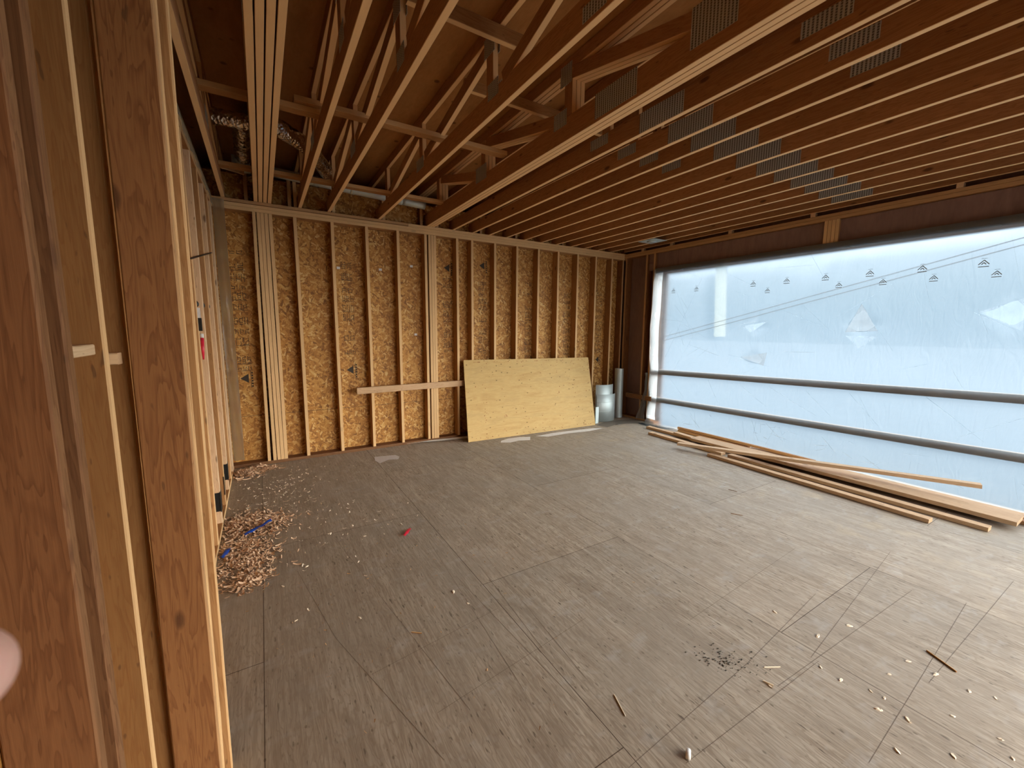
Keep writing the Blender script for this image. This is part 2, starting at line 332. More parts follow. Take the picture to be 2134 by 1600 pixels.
def tube(name, pts, r, mat, parent=None, n=20, wob=0.0, caps=True, rings=0.0):
    pts = [Vector(p) for p in pts]; vs = []; fs = []; o0 = pts[0].copy()
    for i, p in enumerate(pts):
        t = (pts[min(i+1, len(pts)-1)]-pts[max(i-1, 0)]).normalized()
        a = t.cross(Vector((0, 0, 1)) if abs(t.z) < .9 else Vector((1, 0, 0))).normalized(); b = t.cross(a)
        ri = r[i] if hasattr(r, '__len__') else r
        if rings: ri *= 1+rings*math.cos(i*math.pi)
        for j in range(n):
            q = 2*math.pi*j/n; rr = ri*(1+wob*noise.noise(p*9+Vector((j, 0, i))))
            vs.append(p-o0+a*math.cos(q)*rr+b*math.sin(q)*rr)
    for i in range(len(pts)-1):
        for j in range(n): fs.append([i*n+j, i*n+(j+1) % n, (i+1)*n+(j+1) % n, (i+1)*n+j])
    if caps: fs += [[n-1-j for j in range(n)], [(len(pts)-1)*n+j for j in range(n)]]
    o = link(name, vs, fs, mat, smooth=True); place(o, Matrix.Translation(o0), parent); return o
def lerp(a, b, t): return Vector(a)*(1-t)+Vector(b)*t
def line_pts(a, b, n): return [lerp(a, b, i/n) for i in range(n+1)]
ORD = ['first', 'second', 'third', 'fourth', 'fifth', 'sixth', 'seventh', 'eighth', 'ninth', 'tenth', 'eleventh', 'twelfth', 'thirteenth', 'fourteenth']

# ------------------------------------------------------------------ setting
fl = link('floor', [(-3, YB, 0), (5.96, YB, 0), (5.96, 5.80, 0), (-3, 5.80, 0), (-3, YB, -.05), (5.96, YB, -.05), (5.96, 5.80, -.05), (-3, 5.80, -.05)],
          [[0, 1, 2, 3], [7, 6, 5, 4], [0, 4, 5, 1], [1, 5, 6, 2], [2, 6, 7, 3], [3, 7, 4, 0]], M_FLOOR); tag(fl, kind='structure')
gd = link('ground', [(-60, -60, -.35), (80, -60, -.35), (80, 70, -.35), (-60, 70, -.35)], [[0, 1, 2, 3]], M_OUT); tag(gd, kind='structure')
rf = box('ceiling', -.62, 6.1, YB-.2, 6.6, ROOF, ROOF+.02, M_ROOF); tag(rf, kind='structure')
wb = box('wall_back', -.52, 6.03, D+.14, D+.152, 0, 3.36, M_OSB); tag(wb, kind='structure')
wa = box('wall_back_upper', -.62, 6.1, 6.55, 6.6, 3.0, ROOF, M_ROOF); tag(wa, kind='structure'); wa.name = 'wall_attic'
for q in ((-.52, 2.6, 0, ROOF), (5.86, 6.03, 0, ROOF), (2.6, 5.86, 2.6, ROOF)):
    wz = box('wall_rear', q[0], q[1], YB-.02, YB, q[2], q[3], M_OSB); tag(wz, kind='structure')  # unseen wall, added to cut rear light; opening left for fill
wl = box('wall_left', XL-.152, XL-.14, YB, D+.14, 0, ROOF, M_OSB); tag(wl, kind='structure')
for q in ((-.63, 6.11, D+.153, 6.6, 3.34, 3.36), (-.64, -.62, D+.15, 6.6, 3.34, ROOF), (6.10, 6.12, D+.15, 6.6, 3.34, ROOF), (6.02, 6.12, D+.10, D+.17, 3.2, ROOF), (-.63, -.51, D+.10, D+.17, 3.0, ROOF)):
    wl = box('trim_light_stop', *q, M_ROOF); tag(wl, kind='structure')  # unseen closures added to keep sky light out of the roof space
wr = box('wall_right', 6.026, 6.038, 4.80, D+.14, 0, ROOF, M_HEAD); tag(wr, kind='structure')
wr2 = box('wall_right', 6.026, 6.038, YB, 4.80, 2.62, ROOF, M_HEAD); tag(wr2, kind='structure')
# scribed chalk and saw lines on the floor
def floor_line(a, b, wd=0.0018):
    a, b = Vector((*a, .0006)), Vector((*b, .0006)); t = (b-a).normalized(); n = Vector((-t.y, t.x, 0))*wd/2
    o = link('scribed_line', [a-n, b-n, b+n, a+n], [[0, 1, 2, 3]], M_SCRIBE, fl)
for a, b in [((1.09, .915), (1.985, .958)), ((1.985, .958), (2.9, 1.04)), ((2.29, .811), (3.96, .984)), ((1.96, .81), (3.475, .737)), 
             ((1.207, 2.394), (1.15, 1.565)), ((1.017, 2.376), (1.10, 1.237)), ((1.02, 2.9), (.93, 1.4)), ((.676, 1.438), (.40, 3.3)), ((.11, 2.977), (.24, 2.186)), ((.24, 2.186), (.50, 1.3)),
             ((1.29, .813), (2.30, .78)), ((2.6, .45), (4.2, .42)), ((1.9, .45), (3.6, .52)), ((.55, 1.5), (1.5, 1.62)), ((.35, 1.85), (1.1, 1.95)), ((1.35, 3.2), (1.22, 1.3)),
             ((1.6, 2.35), (2.5, 2.32)), ((2.0, 1.3), (3.4, 1.38))]:
    floor_line(a, b)

# ------------------------------------------------------------------ back wall framing
tag(bb('sole_plate', -.50, 5.885, D, D+.14, 0, .038, M_OLDB), 'pine sole plate on the floor under the back wall studs', 'plate')
tag(bb('top_plate', -.50, 6.02, D, D+.14, 2.94, 2.978, M_STUD, bow=.002), 'lowest of the three stacked top plates along the back wall', 'plate')
tag(bb('top_plate', -.50, 6.02, D, D+.14, 2.978, 3.016, M_STUD), 'middle of the three stacked top plates along the back wall', 'plate')
tag(bb('top_plate', -.37, 1.78, D-.006, D+.14, 3.019, 3.054, M_OLD), 'uppermost plate of the back wall, brown left length lying under the multi-ply truss', 'plate')
tag(bb('top_plate', 1.785, 6.02, D, D+.14, 3.016, 3.054, M_STUD), 'uppermost plate of the back wall, pale right length carrying the close-set joists', 'plate')
def wall_stud(x0, x1, label, mat=M_STUD, z0=.038, z1=2.94, bow=.004, lean=0.0):
    c = (x0+x1)/2
    o = board('wall_stud', (c+lean, D+.07, z0), (c, D+.07, z1), .14, x1-x0, (0, 1, 0), mat, bow=bow, ch=.003)
    return tag(o, label, 'stud')
A = [(-.004, .030, -.022), (.036, .072, -.004), (.074, .110, 0), (.112, .150, 0), (.152, .190, 0)]
for i, (a, b, ln) in enumerate(A):
    wall_stud(a, b, ['leftmost', 'second', 'middle', 'fourth', 'rightmost'][i]+' of the five studs nailed together near the left end of the back wall', lean=ln)
for i, x in enumerate((.44, .849, 1.257, 1.66)):
    wall_stud(x-.038, x, ['first', 'second', 'third', 'fourth'][i]+' single stud of the back wall right of the five-stud bundle, OSB behind')
wall_stud(2.005, 2.043, 'stud at the left of the four-stud bundle left of the leaning plywood')
for i in range(3):
    wall_stud(2.062+i*.0385, 2.0995+i*.0385, ['second', 'third', 'fourth and rightmost'][i]+' of the four-stud bundle left of the leaning plywood')
wall_stud(2.480, 2.518, 'pale stud just left of the leaning plywood sheet, board nailed across it')
for i, x in enumerate((2.759, 3.144, 3.544, 3.956, 4.357, 4.784, 5.204)):
    wall_stud(x-.038, x, [ORD[i]+' stud rising behind the leaning plywood, counted from its left', ORD[i]+' stud rising behind the leaning plywood, counted from its left'][0] if i < 6 else 'stud of the back wall just right of the leaning plywood')
wall_stud(5.56, 5.598, 'last stud of the back wall before the right corner, behind the round metal pipe')
wall_stud(5.84, 5.878, 'dark corner stud where the back wall meets the right wall', M_OLD)
# short blocks standing above the plate between truss ends
for i, (x, m) in enumerate(((-.05, M_OLD), (.38, M_OLD), (.44, M_STUD), (.86, M_STUD), (1.47, M_STUD), (1.98, M_OLD), (2.21, M_STUD), (2.9, M_OLD), (3.52, M_OLD), (4.45, M_OLD))):
    tag(bb('blocking', x-.019, x+.019, D+.03, D+.118, H, H+.30, m), 'short upright block on the back top plate, '+ORD[i]+' from the left', 'blocking', 'blocks above the back plate')

def stamp(x, z0, z1, seed, tri_low=True, sc=1.0):
    """upright run of grade-stamp characters and a triangle printed on the OSB"""
    r = random.Random(seed); y = D+.1393; vs = []; fs = []
    def q(x0, x1, a, b):
        k = len(vs); vs.extend([(x0, 0, a), (x1, 0, a), (x1, 0, b), (x0, 0, b)]); fs.append([k, k+1, k+2, k+3])
    z = z1; W = .075*sc
    while z > z0:
        h = r.uniform(.05, .11); typ = r.random()
        if typ < .25: z -= h*.8; continue
        cols = r.choice((2, 3))
        for ccc in range(cols):
            cw = W*2/cols; x0 = -W+ccc*cw+.006; x1 = x0+cw*.7; n = int(h/.022)
            for k in range(n):
                a = z-h+k*.022
                s = r.random()
                if s < .55: q(x0, x1, a, a+.0065)
                if s > .3: q(x0, x0+.006, a, a+.019)
                if s > .6 or s < .2: q(x1-.006, x1, a, a+.019)
        if r.random() < .5: q(-W, W, z-h-.012, z-h-.007)
        z -= h+.03
    t = z0-.16 if tri_low else z1+.06; k = len(vs)
    vs.extend([(-.055, 0, t+.055), (.03, 0, t), (.03, 0, t+.11)]); fs.append([k, k+1, k+2])
    q(.05, .055, t-.06, t+.15)
    for j in range(6): q(.058, .075, t-.05+j*.032, t-.03+j*.032)
    o = link('printed_stamp', vs, fs, M_INK); place(o, Matrix.Translation((x, y, 0)), wb); o['label'] = 'black printed mill stamp on the board'
for a in ((-.19, 1.15, 2.54, 1), (1.0, 1.2, 2.52, 2), (2.40, 1.25, 2.42, 3, False), (2.98, 1.0, 2.5, 4, False), (3.84, 1.2, 2.45, 5), (4.66, 1.2, 2.3, 6), (5.42, 1.2, 2.5, 7)): stamp(*a)
# level joint between the lower and upper OSB sheets
box('sheet_joint', -.5, 6.0, D+.1385, D+.1402, .586, .590, M_INK, wb)
for i, (x, z) in enumerate(((1.43, 2.42), (1.86, 2.5), (1.9, 1.55), (.9, 2.4))):
    o = box('sticker', x-.02, x+.02, D+.1382, D+.1395, z, z+.03, M_WHITE, wb)

# board nailed across the studs
o = board('nailer_board', (1.031, D-.02, .826), (2.574, D-.02, .838), .085, .038, (0, 0, 1), M_BOARD); tag(o, 'pale board nailed level across four back wall studs at waist height', 'board')
# leaning plywood
sh = empty('plywood_sheet', (2.498, 5.333, 0)); tag(sh, 'full plywood sheet leaning on the back wall studs, yellow face with dark nail holes', 'plywood sheet')
pa, pb, pc, pd = Vector((2.498, 5.312, .002)), Vector((4.895, 5.215, .002)), Vector((5.035, 5.615, 1.155)), Vector((2.568, 5.615, 1.185))
def quad_panel(name, p, th, mat, parent):
    n = (p[1]-p[0]).cross(p[3]-p[0]).normalized()*th; vs = [q for q in p]+[q+n*-1 for q in p]
    ex = (p[1]-p[0]).normalized(); ez = (p[3]-p[0]-ex*ex.dot(p[3]-p[0])).normalized(); ey = ez.cross(ex)
    m = Matrix((ex, ey, ez)).transposed().to_4x4(); m.translation = p[0]; mi = m.inverted()
    o = link(name, [mi @ v for v in vs], [[0, 1, 2, 3], [7, 6, 5, 4], [0, 4, 5, 1], [1, 5, 6, 2], [2, 6, 7, 3], [3, 7, 4, 0]], mat); place(o, m, parent); return o
panel = quad_panel('panel', [pa, pb, pc, pd], .016, M_PLY, sh)
nrm = (pb-pa).cross(pd-pa).normalized()
vs = []; fs = []
for i in range(190):
    if i < 110: u = random.choice((.13, .27, .42, .56, .7, .84, .97))+random.gauss(0, .012); v = random.random()
    else: u = random.uniform(.02, .98); v = random.choice((.03, .97, random.random()))
    c = lerp(lerp(pa, pb, u), lerp(pd, pc, u), v)+nrm*.0006-pa; k = len(vs); r = random.uniform(.004, .008)
    ex = (pb-pa).normalized(); ez = (pd-pa).normalized()
    for j in range(6): vs.append(c+ex*r*1.2*math.cos(j*1.047)+ez*r*math.sin(j*1.047))
    fs.append([k+j for j in range(6)])
o = link('nail_holes', vs, fs, M_OLD); place(o, Matrix.Translation(pa), sh); o['kind'] = 'stuff'

# ------------------------------------------------------------------ left wall framing
tag(bb('sole_plate', XL-.14, XL, .6, D, 0, .038, M_STUD), 'pine sole plate on the floor under the left wall studs', 'plate')
tag(bb('top_plate', XL-.138, XL, YB, D, 2.94, 2.978, M_STUD), 'lower top plate of the left wall', 'plate')
tag(bb('top_plate', XL-.138, XL, YB, D, 2.978, 3.054, M_STUD), 'upper doubled top plate of the left wall under the plastic strip', 'plate')
def left_stud(y0, y1, label, x1=XL, wd=.14, mat=M_STUD, dx=0.0, z0=.038, z1=2.94, bow=.003, rough=0.0):
    c = (y0+y1)/2
    o = board('wall_stud', (x1-wd/2, c, z0), (x1-wd/2+dx, c, z1), wd, y1-y0, (1, 0, 0), mat, bow=bow, ch=.004, seg=12, rough=rough)
    return tag(o, label, 'stud')
left_stud(1.158, 1.196, 'brown stud filling the far left edge of the picture, widest dark face', mat=M_OLDB, dx=.010)
left_stud(1.262, 1.30, 'brown stud with a rounded waney edge, second from the left edge of the picture', mat=M_OLDB, dx=.012, bow=.006)
left_stud(1.518, 1.552, 'stud with a thin bright edge and short blocks on both sides, near left', dx=.012, bow=.003, mat=M_OLDC)
left_stud(1.602, 1.640, 'stud half hidden between the thin bright-edged stud and the widest near post', x1=-.3475, dx=.014, mat=M_OLDC, z0=0, z1=3.054)
for i, y in enumerate((2.25, 2.65, 3.05)): left_stud(y, y+.038, 'left wall stud mostly hidden behind the near post pair, '+['nearest', 'middle', 'farthest'][i]+' of three')
for i, y in enumerate((3.58, 3.99, 4.40, 4.82, 5.16)):
    left_stud(y, y+.038, ['nearest', 'second nearest', 'third nearest', 'fourth nearest', 'fifth nearest'][i]+' of the receding left wall studs seen edge-on beyond the near posts', mat=M_BOARD if i % 2 else M_STUD)
left_stud(5.42, 5.60, 'thick rough-edged corner stud at the far end of the left wall', mat=M_BOARD, bow=.006)
# near posts standing in front of the wall
e1 = left_stud(1.58, 1.618, 'widest near post, cathedral grain and dark knots on its broad face', x1=-.2150, wd=.1235, mat=M_OLD, dx=.020, z0=0, z1=3.054, bow=.003, rough=.0015)
e2 = left_stud(1.620, 1.656, 'stud nailed flat behind the widest near post, bright splintered edge', x1=-.2130, wd=.118, dx=.020, z0=0, z1=3.054, bow=.002, rough=.0035)
e3 = left_stud(1.668, 1.704, 'reddish stud right of the widest near post, nearest to the open floor', x1=-.1935, wd=.1235, mat=M_STUD, dx=.022, z0=0, z1=3.054, bow=.003, rough=.0015)
tag(bb('blocking', XL-.10, XL-.012, 1.305, 1.515, 1.571, 1.599, M_BOARD), 'short pale block left of the thin bright-edged near stud', 'blocking')
tag(bb('blocking', -.412, -.349, 1.557, 1.600, 1.540, 1.572, M_BOARD), 'short pale block right of the thin bright-edged near stud', 'blocking')
# rod through the studs, tool, marks, boxes
tag(tube('steel_rod', [(-.36, 3.44, 2.09), (-.362, 5.0, 2.36)], .006, M_RUST), 'thin dark rod hung across the left wall studs above head height', 'rod')
t = empty('hanging_marker', (-.359, 3.60, 1.42)); tag(t, 'red plastic marker with a dark cap hanging on a left wall stud', 'marker')
tube('barrel', [(-.359, 3.60, 1.42), (-.359, 3.61, 1.50), (-.359, 3.62, 1.572)], [.005, .010, .011], M_RED, t)
tube('cap', [(-.359, 3.62, 1.572), (-.359, 3.622, 1.60)], .011, M_WHITE, t)
t = empty('cable_bracket', (-.36, 3.60, 1.62)); tag(t, 'black bracket with a pale tag nailed to a left wall stud above the red marker', 'bracket')
box('bracket_body', -.370, -.350, 3.585, 3.62, 1.62, 1.71, M_BLACK, t); box('paper_tag', -.370, -.355, 3.585, 3.615, 1.71, 1.78, M_WHITE, t)
for i, y in enumerate((3.578, 3.988, 4.398, 4.818)):  # thin black discs on the studs stand for shade inside bored holes
    tag(tube('hole_shade_disc', [(-.425, y-.004, 1.815+i*.008), (-.425, y+.0005, 1.815+i*.008)], .030, M_BLACK), ['nearest', 'second nearest', 'third nearest', 'farthest'][i]+' of the dark round holes in line through the left wall studs', 'hole')
for i, y in enumerate((3.91, 4.32, 4.74)):
    t = empty('outlet_box', (-.43, y, .2)); tag(t, ['nearest', 'middle', 'farthest'][i]+' of the black outlet boxes low on the left wall studs', 'outlet box')
    box('box_shell', -.43, -.375, y+.08, y+.16, .14, .30, M_BLACK, t); box('box_lip', -.376, -.370, y+.075, y+.165, .135, .305, M_BLACK, t)
# plastic strip along the left plate and down the corner
def film(name, rows, mat, parent=None, th=0.0):
    vs = [v for r in rows for v in r]; n = len(rows[0]); fs = [[i*n+j, i*n+j+1, (i+1)*n+j+1, (i+1)*n+j] for i in range(len(rows)-1) for j in range(n-1)]
    o0 = Vector(vs[0]); o = link(name, [Vector(v)-o0 for v in vs], fs, mat, smooth=True); place(o, Matrix.Translation(o0), parent); return o
rows = []
for i in range(60):
    y = 1.9+i*(5.60-1.9)/59; r = []
    for j in range(6):
        z = 3.05-.022*j-.010*j*noise.noise(Vector((y*3, 0, 0)))
        r.append((XL+.006+.012*abs(math.sin(y*9+j))*j/5+.006*abs(noise.noise(Vector((y*6, j*.7, 2)))), y, z))
    rows.append(r)
tag(film('plastic_strip', rows, M_POLY2), 'milky plastic strip stapled along the left wall top plate', 'plastic film')
rows = []
for i in range(50):
    z = 3.03-i*(3.03-.10)/49; r = []
    for j in range(7):
        x = -.366+j*.018+.003*noise.noise(Vector((z*3, j, 0)))
        r.append((x, 5.630-.006*math.sin(j*.9+z*1.2)**2-.004*noise.noise(Vector((z*3, j, 5))), z))
    rows.append(r)
tag(film('plastic_strip', rows, M_POLY2), 'dusty plastic strip hanging down the corner of left and back walls', 'plastic film')

# ------------------------------------------------------------------ right wall
tag(bb('top_plate', XR, XR+.14, YB, D, 2.965, 3.003, M_OLD), 'lower plate above the header on the right wall', 'plate')
tag(bb('top_plate', XR, XR+.14, YB, D, 3.003, 3.041, M_OLD), 'upper plate above the header on the right wall, under the dark slit', 'plate')
tag(bb('rim_board', XR-.02, XR+.018, YB, D, 3.085, 3.30, M_OLD), 'grey-brown rim board above the dark slit of the right wall', 'board')
for i, y in enumerate((.62, 1.30, 2.55, 3.6, 4.6, 5.2)):
    tag(box('shim_block', XR-.002, XR+.06, y, y+.05, 3.041, 3.085, M_BOARD), ORD[i]+' small spacer in the dark slit above the right wall, counted from nearest', 'shim', 'spacers over the right wall plate')
tag(bb('sole_plate', XR, XR+.14, 4.80, D, 0, .038, M_OLD), 'sole plate under the studs right of the corner', 'plate')
def right_stud(y0, y1, label, z1=2.965, mat=M_OLD): tag(bb('wall_stud', XR, XR+.14, y0, y1, .038, z1, mat, bow=.003), label, 'stud')
right_stud(5.575, 5.613, 'right wall stud set tight in the corner behind the metal pipe')
right_stud(5.10, 5.138, 'right wall stud standing between the corner and the plastic-covered opening')
right_stud(4.885, 4.923, 'trimmer stud bordering the plastic-covered opening', z1=2.61)
right_stud(4.93, 4.968, 'king stud behind the trimmer of the plastic-covered opening')
tag(bb('blocking', XR-.038, XR, 4.86, 5.44, .395, .475, M_OLD), 'short level board across the right wall studs at knee height', 'board')
tag(bb('header_beam', XR+.045, XR+.125, YB, 4.92, 2.692, 2.962, M_HEAD), 'dark engineered header beam over the wide opening', 'header')
tag(bb('header_plate', XR, XR+.14, YB, 4.92, 2.625, 2.69, M_OLD), 'flat plate under the header at the top of the wide opening', 'plate')
for i, y in enumerate((2.29, 2.329, 2.368, 2.407)):
    tag(bb('cripple_stud', XR+.004, XR+.043, y, y+.037, 2.69, 2.965, M_STUD), ['nearest', 'second', 'third', 'farthest'][i]+' of the four short uprights in front of the header beam', 'stud', 'short uprights at the header')
tag(bb('header_beam', XR+.045, XR+.125, 4.925, 5.10, 2.69, 2.965, M_HEAD), 'short dark header end between king stud and wall', 'header')
# rails and brace outside the opening
for i, (za, zb) in enumerate(((.918, 1.044), (.428, .502))):
    tag(board('guard_rail', (XR+.035, 4.95, za), (XR+.035, YB, zb+(zb-za)*.8), .085, .036, (0, 0, 1), M_RAIL), ['upper', 'lower'][i]+' wooden guard rail pressed behind the plastic film', 'rail')
tag(board('outside_strip', (5.955, 3.72, 1.56), (5.955, 3.78, 2.625), .18, .01, (0, 1, 0), M_BEIGE), 'pale beige hanging strip outside, seen faintly through the plastic film', 'strip')
for i in range(2):
    tag(board('slanting_cord', (5.925, 4.75, 1.53-.065*i), (5.925, .55, 2.585-.065*i), .006, .01, (0, 0, 1), M_RAIL), ['upper', 'lower'][i]+' of two thin slanting cords outside the plastic film', 'cord')
# the film over the opening
def film_x(y, z):
    b = .010*math.sin(y*2.3+z*1.7)+.012*noise.noise(Vector((y*1.5, z*2.0, 0)))+.006*noise.noise(Vector((y*6, z*3, 4)))
    b += .005*math.sin((y*3.1-z*7.0))*max(0, noise.noise(Vector((y*.8, z*.8, 9))))*2
    k = min(1, min(abs(z-.95), abs(z-.46))/.25); top = min(1, (2.72-z)/.25)
    x = XR-.006-(.018+b)*min(k, 1)*top
    for cy_, cz_, r_ in ((1.95, 1.74, .17), (3.13, 1.24, .17), (.85, 1.82, .22), (3.12, 1.72, .16)):
        d = abs(y-cy_)*.8+abs(z-cz_)*1.0
        if d < r_: x -= .05*(1-d/r_)
    return x
rows = []
ys = [4.915-i*(4.915-YB)/260 for i in range(261)]
for j in range(70):
    z = 2.70*(1-j/62) if j <= 62 else 0
    r = []
    for y in ys:
        if j <= 58: r.append((film_x(y, z), y - (.03*noise.noise(Vector((z*5, 0, 3))) if y > 4.88 else 0), z))
        else:
            t = (j-58)/11.0; z58 = 2.70*(1-58/62)
            fy = 1+.35*noise.noise(Vector((y*1.2, 0, 1)))
            xx = film_x(y, z58)-(.015+(.03+.19*min(1, max(0, (y-4.28)/.25)))*fy)*t**1.3
            zz = max(.003, z58*(1-t*1.9)**2 if t < .52 else 0)+.006+.012*abs(noise.noise(Vector((y*7, t*4, 0))))*min(1, t*3)
            r.append((xx, y, zz))
    rows.append(r)
pf = film('plastic_sheet', rows, M_POLY); tag(pf, 'huge milky plastic sheet closing the wide opening of the right wall', 'plastic sheet')
M_STAMP = plain('faint_film_ink', (0.30, 0.36, 0.40), 0.7)
# small printed arrow marks repeated on the film
def mark(y, z, s=1.0):
    vs = []; fs = []
    def seg(a, b, wd=.0035):
        a = Vector(a); b = Vector(b); t = (b-a).normalized(); n = Vector((-t.y, t.x))*wd; k = len(vs)
        for p in (a-n, b-n, b+n, a+n): vs.append((0, -p.x*s, p.y*s))
        fs.append([k, k+1, k+2, k+3])
    seg((-.035, -.01), (0, .03)); seg((0, .03), (.035, -.01)); seg((-.015, -.01), (0, .008)); seg((0, .008), (.015, -.01)); seg((-.035, -.03), (.035, -.03)); seg((-.02, .045), (.02, .045), .0015)
    o = link('printed_mark', vs, fs, M_STAMP); place(o, Matrix.Translation((film_x(y, z)-.004, y, z)), pf)
for y in (4.505, 4.083, 3.221, 2.793, 2.361, 1.934, 1.506, 1.084, .66): mark(y, 2.295)
for y in (3.027, 2.217, 1.811, 1.411, .994): mark(y, 2.19, .9)
rows = [[(film_x(4.86, z)-.004-.004*math.sin(z*9), y_+.006*math.sin(z*5), z) for y_ in (4.93, 4.88, 4.82, 4.745)] for z in [2.68-k*.04 for k in range(66)]]
film('folded_hem', rows, M_HEM2, pf)
for z0_, yy0, yy1 in ((2.66, 4.90, YB),):
    rows = [[(5.872-.004*abs(math.sin(y_*3+k)), y_, 2.700-.022*k+.006*math.sin(y_*1.7)) for k in range(5)] for y_ in [yy0-(yy0-yy1)*q/140 for q in range(141)]]
    film('top_hem', rows, M_GREYF, pf)
def crease(y0, z0, y1, z1, wd=.006, mat=None, sag=.0):
    rows = []
    for k in range(15):
        t = k/14; y = y0+(y1-y0)*t; z = z0+(z1-z0)*t+sag*math.sin(math.pi*t); ww = wd*math.sin(math.pi*min(1, t+.08))+.0008
        rows.append([(film_x(y, z)-.003, y, z-ww/2), (film_x(y, z)-.006, y, z), (film_x(y, z)-.003, y, z+ww/2)])
    film('crease', rows, mat or M_HEM, pf)
rc = random.Random(3)
for q in ((4.55, 2.5, 4.1, 1.55, .008), (4.1, 1.55, 4.45, .95, .008), (4.0, 2.45, 4.6, 1.2, .005), (3.9, 1.55, 4.75, 2.0, .004), (2.25, 1.66, 2.6, 2.0, .006), (2.2, 1.65, 3.1, 2.05, .004), (3.5, 1.30, 2.9, 1.17, .008),
          (3.35, .99, 3.0, 1.2, .006), (2.09, 1.643, 1.80, 1.657, .010), (1.97, 1.965, 1.80, 1.66, .007), (1.97, 1.965, 2.1, 1.65, .005), (1.1, 1.84, .8, 1.66, .008), (3.45, 1.74, 3.0, 1.79, .008),
          (3.3, .88, 2.9, .62, .010), (2.9, .9, 2.3, .60, .010), (2.45, .9, 2.15, .62, .009), (2.0, .93, 1.7, .6, .010), (1.9, .9, 1.75, .62, .007), (1.35, .98, .9, .60, .010), (1.1, .6, .6, .95, .008), (4.5, .85, 4.2, .55, .006), (3.8, .9, 3.6, .55, .006)):
    crease(*q)
for k in range(46):
    y = rc.uniform(.3, 4.7); crease(y, rc.uniform(.10, .40), y+rc.uniform(-.25, .25), rc.uniform(.08, .38), rc.uniform(.004, .010), rc.choice((M_HEM, M_GREYF)))
for k in range(22):
    y = rc.uniform(.3, 4.7); z = rc.uniform(1.05, 2.5); a = rc.uniform(-1, 1.5); l_ = rc.uniform(.2, .6); crease(y, z, y+l_*math.cos(a), z+l_*math.sin(a), rc.uniform(.002, .005), rc.choice((M_HEM, M_GREYF)))
def flap(p, mat):
    vs = [(film_x(y, z)-.005-d, y, z) for y, z, d in p]; o0 = Vector(vs[0]); o = link('fold', [Vector(v)-o0 for v in vs], [[0, 1, 2]], mat); place(o, Matrix.Translation(o0), pf)
flap([(1.973, 1.965, 0), (1.80, 1.657, .012), (2.096, 1.643, .012)], M_GREYF); flap([(3.31, 1.28, 0), (2.97, 1.178, .02), (2.95, 1.36, 0)], M_GREYF)
flap([(1.073, 1.844, 0), (.78, 1.66, .02), (.80, 1.96, .01)], M_HEM); flap([(3.32, 1.714, 0), (2.98, 1.777, .01), (3.2, 1.63, 0)], M_HEM); flap([(1.8, 1.60, 0), (2.09, 1.60, 0), (1.95, 1.45, 0)], M_HEM)
# loose gathered end of the film by the corner
rows = []
for i in range(26):
    z = .90-i*.034; r = []
    for j in range(8):
        w_ = .02+.13*(1-z/.95)**2
        r.append((XR-.02-.03*math.sin(j*1.7+z*9)-.03*noise.noise(Vector((z*6, j, 1)))-.10*(j/7)*(1-z/.95)**3, 4.97+w_*j/7, max(.006, z+.02*noise.noise(Vector((j, z*4, 7))))))
    rows.append(r)
tag(film('plastic_sheet', rows, M_POLY2), 'crumpled gathered end of plastic film bunched at the floor by the corner', 'plastic film')

